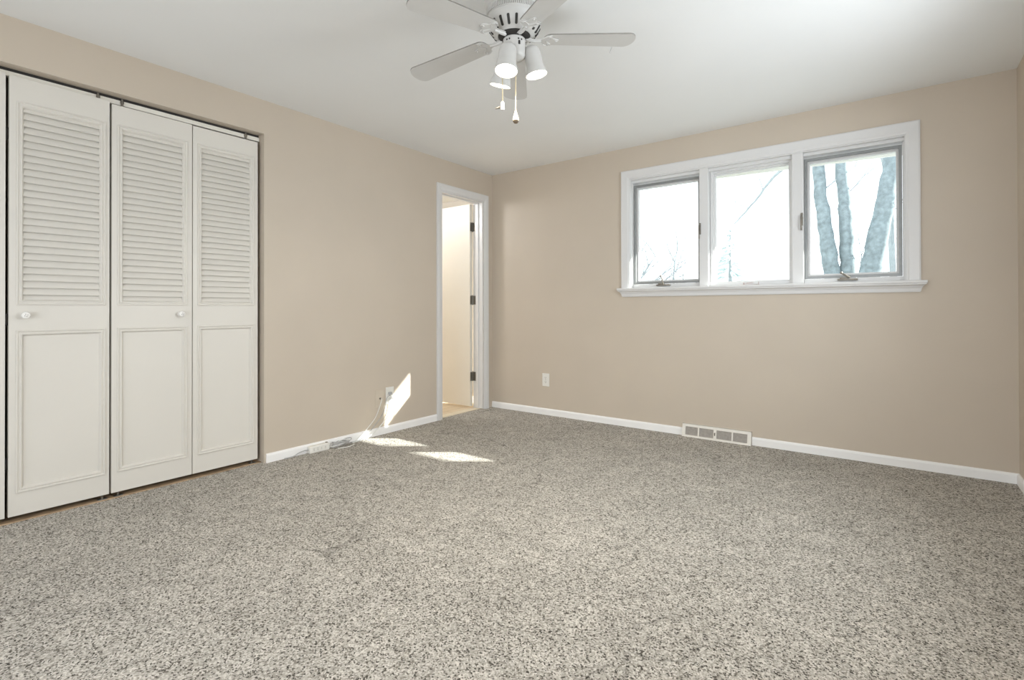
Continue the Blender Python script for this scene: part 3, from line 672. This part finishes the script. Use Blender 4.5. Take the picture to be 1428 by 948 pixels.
# plugs and cords from the sunlit outlet down to the power strip
def cord(name, pts, r, m, label, plug=None):
    root = tag(empty(name, pts[0]), label, 'cord')
    o0 = Vector(pts[0])
    bm = bmesh.new(); tube(bm, [p - o0 for p in smooth_path(pts, 7)], r, 8); obj('cable', bm, m, root, True)
    if plug is not None:
        bm = bmesh.new(); P = Vector(plug) - o0; box(bm, P - Vector((0.011, 0.013, 0.011)), P + Vector((0.013, 0.013, 0.011)), 0.004); obj('plug', bm, m, root)
    return root
cord('plug_lead', [(0.030, -1.366, 0.325), (0.040, -1.378, 0.318), (0.030, -1.405, 0.290), (0.020, -1.41, 0.235), (0.018, -1.44, 0.160), (0.020, -1.52, 0.085), (0.026, -1.60, 0.030), (0.028, -1.66, 0.006), (0.030, -1.745, 0.004)],
     0.0035, M['cord_grey'], 'grey cord sagging left from the sunlit outlet to the carpet', (0.0195, -1.360, 0.325))
cord('plug_lead.001', [(0.030, -1.345, 0.283), (0.048, -1.338, 0.270), (0.042, -1.345, 0.215), (0.024, -1.390, 0.140), (0.022, -1.470, 0.070), (0.030, -1.560, 0.022), (0.042, -1.66, 0.008), (0.046, -1.742, 0.005)],
     0.0038, M['cord_white'], 'white cord hanging below the sunlit outlet to the carpet', (0.0195, -1.350, 0.283))
cord('coaxial_cable', [(0.018, -1.452, 0.293), (0.032, -1.456, 0.288), (0.026, -1.468, 0.24), (0.010, -1.500, 0.150), (0.008, -1.56, 0.09), (0.017, -1.63, 0.045), (0.0175, -1.70, 0.0045)],
     0.0030, M['cord_white'], 'thin pale cable running down from the beige cable plate')
# coiled cord bundle
root = tag(empty('cord_bundle', (0.048, -1.848, 0.0)), 'tangled bundle of grey cords between power strip and sun patch', 'cord')
for j in range(5):
    bm = bmesh.new(); pts = []
    ph = j * 1.1; rx, ry = 0.022 + 0.004 * (j % 3), 0.062 + 0.008 * ((j * 2) % 3)
    for i in range(45):
        t = i / 44 * 2 * PI * 1.6 + ph
        pts.append(Vector((rx * math.cos(t) + 0.004 * math.sin(3 * t + j), ry * math.sin(t) + 0.012 * (j - 2) * 0.5, 0.008 + 0.006 * j + 0.007 * (1 + math.sin(2 * t + j)))))
    tube(bm, pts, 0.0034, 7); obj('loop', bm, (M['cord_grey'], M['cord_white'])[j % 2], root, True)
bm = bmesh.new(); tube(bm, [Vector((0.048 + 0.022 * math.sin(i / 20 * PI), -0.055 + 0.14 * i / 20, 0.005)) for i in range(21)], 0.003, 7); obj('loop', bm, M['cord_white'], root, True)
# power strip
root = tag(empty('power_strip', (0.030, -2.020, 0.0)), 'white power strip lying against the baseboard by the closet', 'power strip')
bm = bmesh.new(); box(bm, (-0.016, -0.078, 0.0), (0.026, 0.078, 0.050), 0.006); obj('body', bm, M['plate'], root)
for k in range(4):
    bm = bmesh.new(); yy = -0.048 + 0.030 * k; box(bm, (0.0255, yy - 0.010, 0.012), (0.0275, yy + 0.010, 0.040), 0.002)
    for dz in (-0.005, 0.005): box(bm, (0.0272, yy - 0.004, 0.026 + dz - 0.001), (0.0279, yy + 0.003, 0.026 + dz + 0.001), mi=1)
    obj('socket', bm, [M['plate'], M['dark']], root)
bm = bmesh.new(); box(bm, (-0.004, 0.058, 0.049), (0.012, 0.072, 0.055), 0.002); obj('switch', bm, M['crank'], root)
bm = bmesh.new(); tube(bm, smooth_path([(0.004, -0.078, 0.025), (0.006, -0.11, 0.030), (0.004, -0.15, 0.022), (0.004, -0.19, 0.008), (0.0, -0.25, 0.006)], 6), 0.0042, 8); obj('cable', bm, M['cord_grey'], root, True)
bm = bmesh.new(); tube(bm, smooth_path([(0.004, 0.078, 0.030), (0.006, 0.086, 0.026), (0.010, 0.092, 0.012)], 6), 0.004, 8); obj('cable', bm, M['cord_grey'], root, True)
# floor register in the baseboard line
root = tag(empty('floor_register', (2.228, 0.0, 0.0)), 'cream metal register set into the baseboard of the window wall', 'register')
bm = bmesh.new(); x0, x1 = -0.2545, 0.2545
def tilt(x, z, d=0.0): return Vector((x, -0.040 + 0.022 * (z / 0.098) + d, z))     # face leans back to the wall
def fbox(bm, xa, xb, za, zb, d0=-0.004, d1=0.006):
    R = []
    for x in (xa, xb): R.append([tilt(x, za, d0), tilt(x, za, d1), tilt(x, zb, d1), tilt(x, zb, d0)])
    loft(bm, R)
fbox(bm, x0, x1, 0.0, 0.014); fbox(bm, x0, x1, 0.078, 0.098); fbox(bm, x0, x0 + 0.026, 0.014, 0.078); fbox(bm, x1 - 0.026, x1, 0.014, 0.078)
loft(bm, [[tilt(x, 0.098, -0.004), Vector((x, 0, 0.098)), Vector((x, 0, 0.094)), tilt(x, 0.094, 0.006)] for x in (x0, x1)])
for xe in (x0, x1 - 0.004):
    loft(bm, [[tilt(x, 0, 0.004), Vector((x, 0, 0)), Vector((x, 0, 0.098)), tilt(x, 0.098, 0.004)] for x in (xe, xe + 0.004)])
for xa, xb in ((-0.132, -0.122), (-0.014, 0.008), (0.118, 0.128)): fbox(bm, xa, xb, 0.014, 0.078)
obj('faceplate', bm, M['register'], root)
for xa, xb in ((x0 + 0.026, -0.132), (-0.122, -0.014), (0.008, 0.118), (0.128, x1 - 0.026)):
    bm = bmesh.new(); n = 10
    for k in range(n):
        za = 0.016 + (0.078 - 0.016) * k / n
        R = [[tilt(x, za, 0.002), tilt(x, za + 0.0045, 0.002), tilt(x, za + 0.0075, 0.012), tilt(x, za + 0.003, 0.012)] for x in (xa, xb)]
        loft(bm, R)
    R = [[tilt(x, 0.014, 0.013), tilt(x, 0.078, 0.013), tilt(x, 0.078, 0.016), tilt(x, 0.014, 0.016)] for x in (xa, xb)]; loft(bm, R)
    obj('grille', bm, M['vent_dark'], root)
bm = bmesh.new(); box(bm, (-0.006, -0.046, 0.036), (0.000, -0.028, 0.058), 0.002); obj('damper_lever', bm, M['crank'], root)

# ------------------------------------------------------------------ outside
bm = bmesh.new(); box(bm, (-30, 0.2, -0.9), (45, 60, -0.6)); struct(obj('ground', bm, M['ground']))
bm = bmesh.new()
ez = lambda x: 0.014 - 0.022 * (x - 2.85)                    # the eave drops a little towards the right
def ebox(lo, hi):
    (xa, ya, za), (xb, yb, zb) = lo, hi
    loft(bm, [[Vector((x, ya, za + ez(x))), Vector((x, yb, za + ez(x))), Vector((x, yb, zb + ez(x))), Vector((x, ya, zb + ez(x)))] for x in (xa, xb)])
ebox((-0.5, 0.16, 2.246), (7.0, 0.93, 2.258)); ebox((-0.5, 0.93, 2.219), (7.0, 0.955, 2.42)); ebox((-0.5, 0.16, 2.44), (7.0, 0.93, 2.46))
x = -0.3
while x < 7.0: ebox((x, 0.16, 2.240), (x + 0.012, 0.93, 2.247)); x += 0.30
struct(obj('eave', bm, M['soffit']), 'white roof eave above the window outside', 'eave')
bm = bmesh.new(); box(bm, (4.02, -4.4, 2.42), (6.7, 1.05, 2.50)); box(bm, (6.3, -4.3, -0.6), (6.4, -4.2, 2.42)); box(bm, (6.3, -0.6, -0.6), (6.4, -0.5, 2.42)); struct(obj('sun_block_roof', bm, M['soffit']))  # unseen porch roof, added to keep direct sun out of the side opening
def trunk_obj(parent, pts, r0, r1, m, org, seg=14, name='trunk'):
    bm = bmesh.new(); P = smooth_path(pts, 8); n = len(P)
    P = [p + Vector((random.uniform(-1, 1) * 0.012, random.uniform(-1, 1) * 0.012, 0)) if 0 < i < n - 1 else p for i, p in enumerate(P)]
    tube(bm, [p - org for p in P], [(r0 + (r1 - r0) * i / (n - 1)) * random.uniform(0.95, 1.05) for i in range(n)], seg)
    return obj(name, bm, m, parent, True)
def twigs(parent, origin, base, direction, length, r, depth, m, org, bm=None):
    top = bm is None
    if top: bm = bmesh.new()
    d = Vector(direction).normalized(); p = Vector(base); pts = [p.copy()]
    for i in range(4):
        d = (d + Vector((random.uniform(-1, 1), random.uniform(-1, 1), random.uniform(-0.6, 0.8))) * 0.16).normalized(); p = p + d * length / 4; pts.append(p.copy())
    tube(bm, [q - org for q in pts], [r * (1 - 0.16 * i) for i in range(5)], 5)
    if depth > 0:
        for k in (1, 2, 3, 4):
            dd = (d + Vector((random.uniform(-1, 1), random.uniform(-1, 1), random.uniform(-0.3, 0.9))) * 0.75).normalized()
            twigs(parent, origin, pts[k], dd, length * random.uniform(0.45, 0.65), r * 0.55, depth - 1, m, org, bm)
    if top: return obj('branch', bm, m, parent)
# the multi-stemmed tree in the right-hand light
org = Vector((2.75, 6.0, -0.6))
tr = tag(empty('multi_stemmed_tree', org), 'bare tree with three pale stems behind the right casement', 'tree')
trunk_obj(tr, [(2.70, 6.1, -0.7), (2.62, 6.05, 0.6), (2.52, 6.0, 1.55), (2.40, 6.0, 2.5), (2.32, 6.0, 3.35), (2.22, 6.0, 5.2)], 0.16, 0.075, M['bark'], org)
trunk_obj(tr, [(2.80, 6.2, -0.7), (2.76, 6.15, 0.6), (2.73, 6.1, 1.55), (2.70, 6.1, 2.5), (2.65, 6.1, 3.4), (2.60, 6.1, 5.4)], 0.14, 0.075, M['bark'], org)
trunk_obj(tr, [(2.86, 5.9, -0.7), (2.93, 5.95, 0.6), (3.03, 6.0, 1.55), (3.20, 6.0, 2.5), (3.33, 6.0, 3.35), (3.50, 6.0, 5.2)], 0.20, 0.095, M['bark'], org)
for b, d, L in (((2.86, 6.2, 1.3), (0.25, 0, 1.0), 0.8), ((3.30, 6.2, 1.3), (0.15, 0, 1.0), 0.9), ((2.70, 6.1, 2.9), (0.9, 0.2, 0.9), 0.8), ((2.60, 6.0, 1.9), (-0.7, 0.3, 0.5), 0.45), ((3.15, 6.0, 2.3), (0.8, 0.2, 0.9), 0.9), ((2.36, 6.0, 3.0), (0.7, 0.1, 0.8), 0.8)):
    twigs(tr, org, b, d, L, 0.012, 1, M['twig'], org)
# distant bare shrubs and a spruce, low in the left and middle lights
org = Vector((-3.2, 12.0, -0.6)); sh = tag(empty('bare_shrub', org), 'bare arching shrub low behind the left casement', 'shrub')
for b, d, L in (((-3.75, 12, 1.5), (0.55, 0, 0.75), 1.5), ((-3.7, 12, 1.35), (0.9, 0.2, 0.62), 1.7), ((-3.6, 12, 1.3), (0.8, 0, 0.45), 1.7), ((-2.6, 12, 1.25), (0.9, 0.1, 0.45), 1.3), ((-3.9, 12.2, 1.4), (0.3, 0, 1), 1.4), ((-2.3, 12.0, 1.3), (-0.05, 0, 1), 1.6)):
    twigs(sh, org, b, d, L, 0.034, 2, M['twig'], org)
for bx_, tx in ((-3.75, -0.4), (-2.6, 0.5)):
    tb = bmesh.new(); tube(tb, [(0, 0, -0.1), (tx * 0.5, 0, 0.9), (bx_ + 3.2, 0, 2.1)], [0.09, 0.06, 0.03], 8); obj('stem', tb, M['twig'], sh)
org = Vector((-0.8, 13.0, -0.6)); sp = tag(empty('spruce_tree', org), 'faint pale spruce low behind the middle light', 'tree')
bm = bmesh.new()
for k in range(260):
    h = random.uniform(0.3, 1.0); zc = 0.4 + 3.7 * h; rr = (1 - h) * 1.5 + 0.06; a = random.uniform(0, 2 * PI); r0 = rr * random.uniform(0.1, 0.5)
    p = Vector((r0 * math.cos(a), r0 * math.sin(a), zc)); q = Vector((rr * math.cos(a), rr * math.sin(a), zc - 0.25 * rr))
    tube(bm, [p, (p + q) / 2 + Vector((0, 0, 0.02)), q], [0.018, 0.035, 0.006], 5)
obj('needles', bm, M['needle'], sp); bm = bmesh.new(); tube(bm, [(0, 0, -0.1), (0, 0, 4.1)], [0.12, 0.02], 8); obj('trunk', bm, M['twig'], sp)
org = Vector((0.2, 9.0, -0.6)); bt = tag(empty('slender_tree', org), 'thin bare branch reaching up behind the middle light', 'tree')
trunk_obj(bt, [(-0.2, 9.3, -0.7), (-0.35, 9.2, 1.2), (0.1, 9.0, 2.9), (0.55, 9.0, 3.7), (0.95, 9.0, 4.4), (1.1, 9.0, 5.4)], 0.045, 0.03, M['twig'], org, 8) if False else None
trunk_obj(bt, [(3.4, 9.6, -0.7), (3.2, 9.5, 4.2), (2.4, 9.3, 4.8), (1.3, 9.1, 4.25), (0.72, 9.0, 3.55), (0.25, 9.0, 3.05)], 0.07, 0.014, M['twig'], org, 8, 'branch')
for b, d, L in (((0.9, 9, 3.8), (-0.3, 0, 1.0), 0.9), ((0.6, 9, 3.4), (-0.9, 0, 0.5), 0.7)):
    twigs(bt, org, b, d, L, 0.012, 1, M['twig'], org)
# the tree to the right whose stems break the sun into patches
org = Vector((9.0, 4.6, -0.6)); st = tag(empty('shade_tree', org), 'bare tree right of the house, out of the window view', 'tree')
def stem_x(xw, Y): return xw + (Y + 0.02) / 0.735
for xw, rr in ((2.635, 0.075), (3.27, 0.078)):
    X = stem_x(xw, 4.6)
    trunk_obj(st, [(9.2, 4.6, -0.7), (X - 0.05 + (0.1 if xw < 3 else -0.1), 4.6, 1.5), (X, 4.6, 4.4), (X, 4.6, 6.2)], 0.12, rr * 0.8, M['bark'], org)
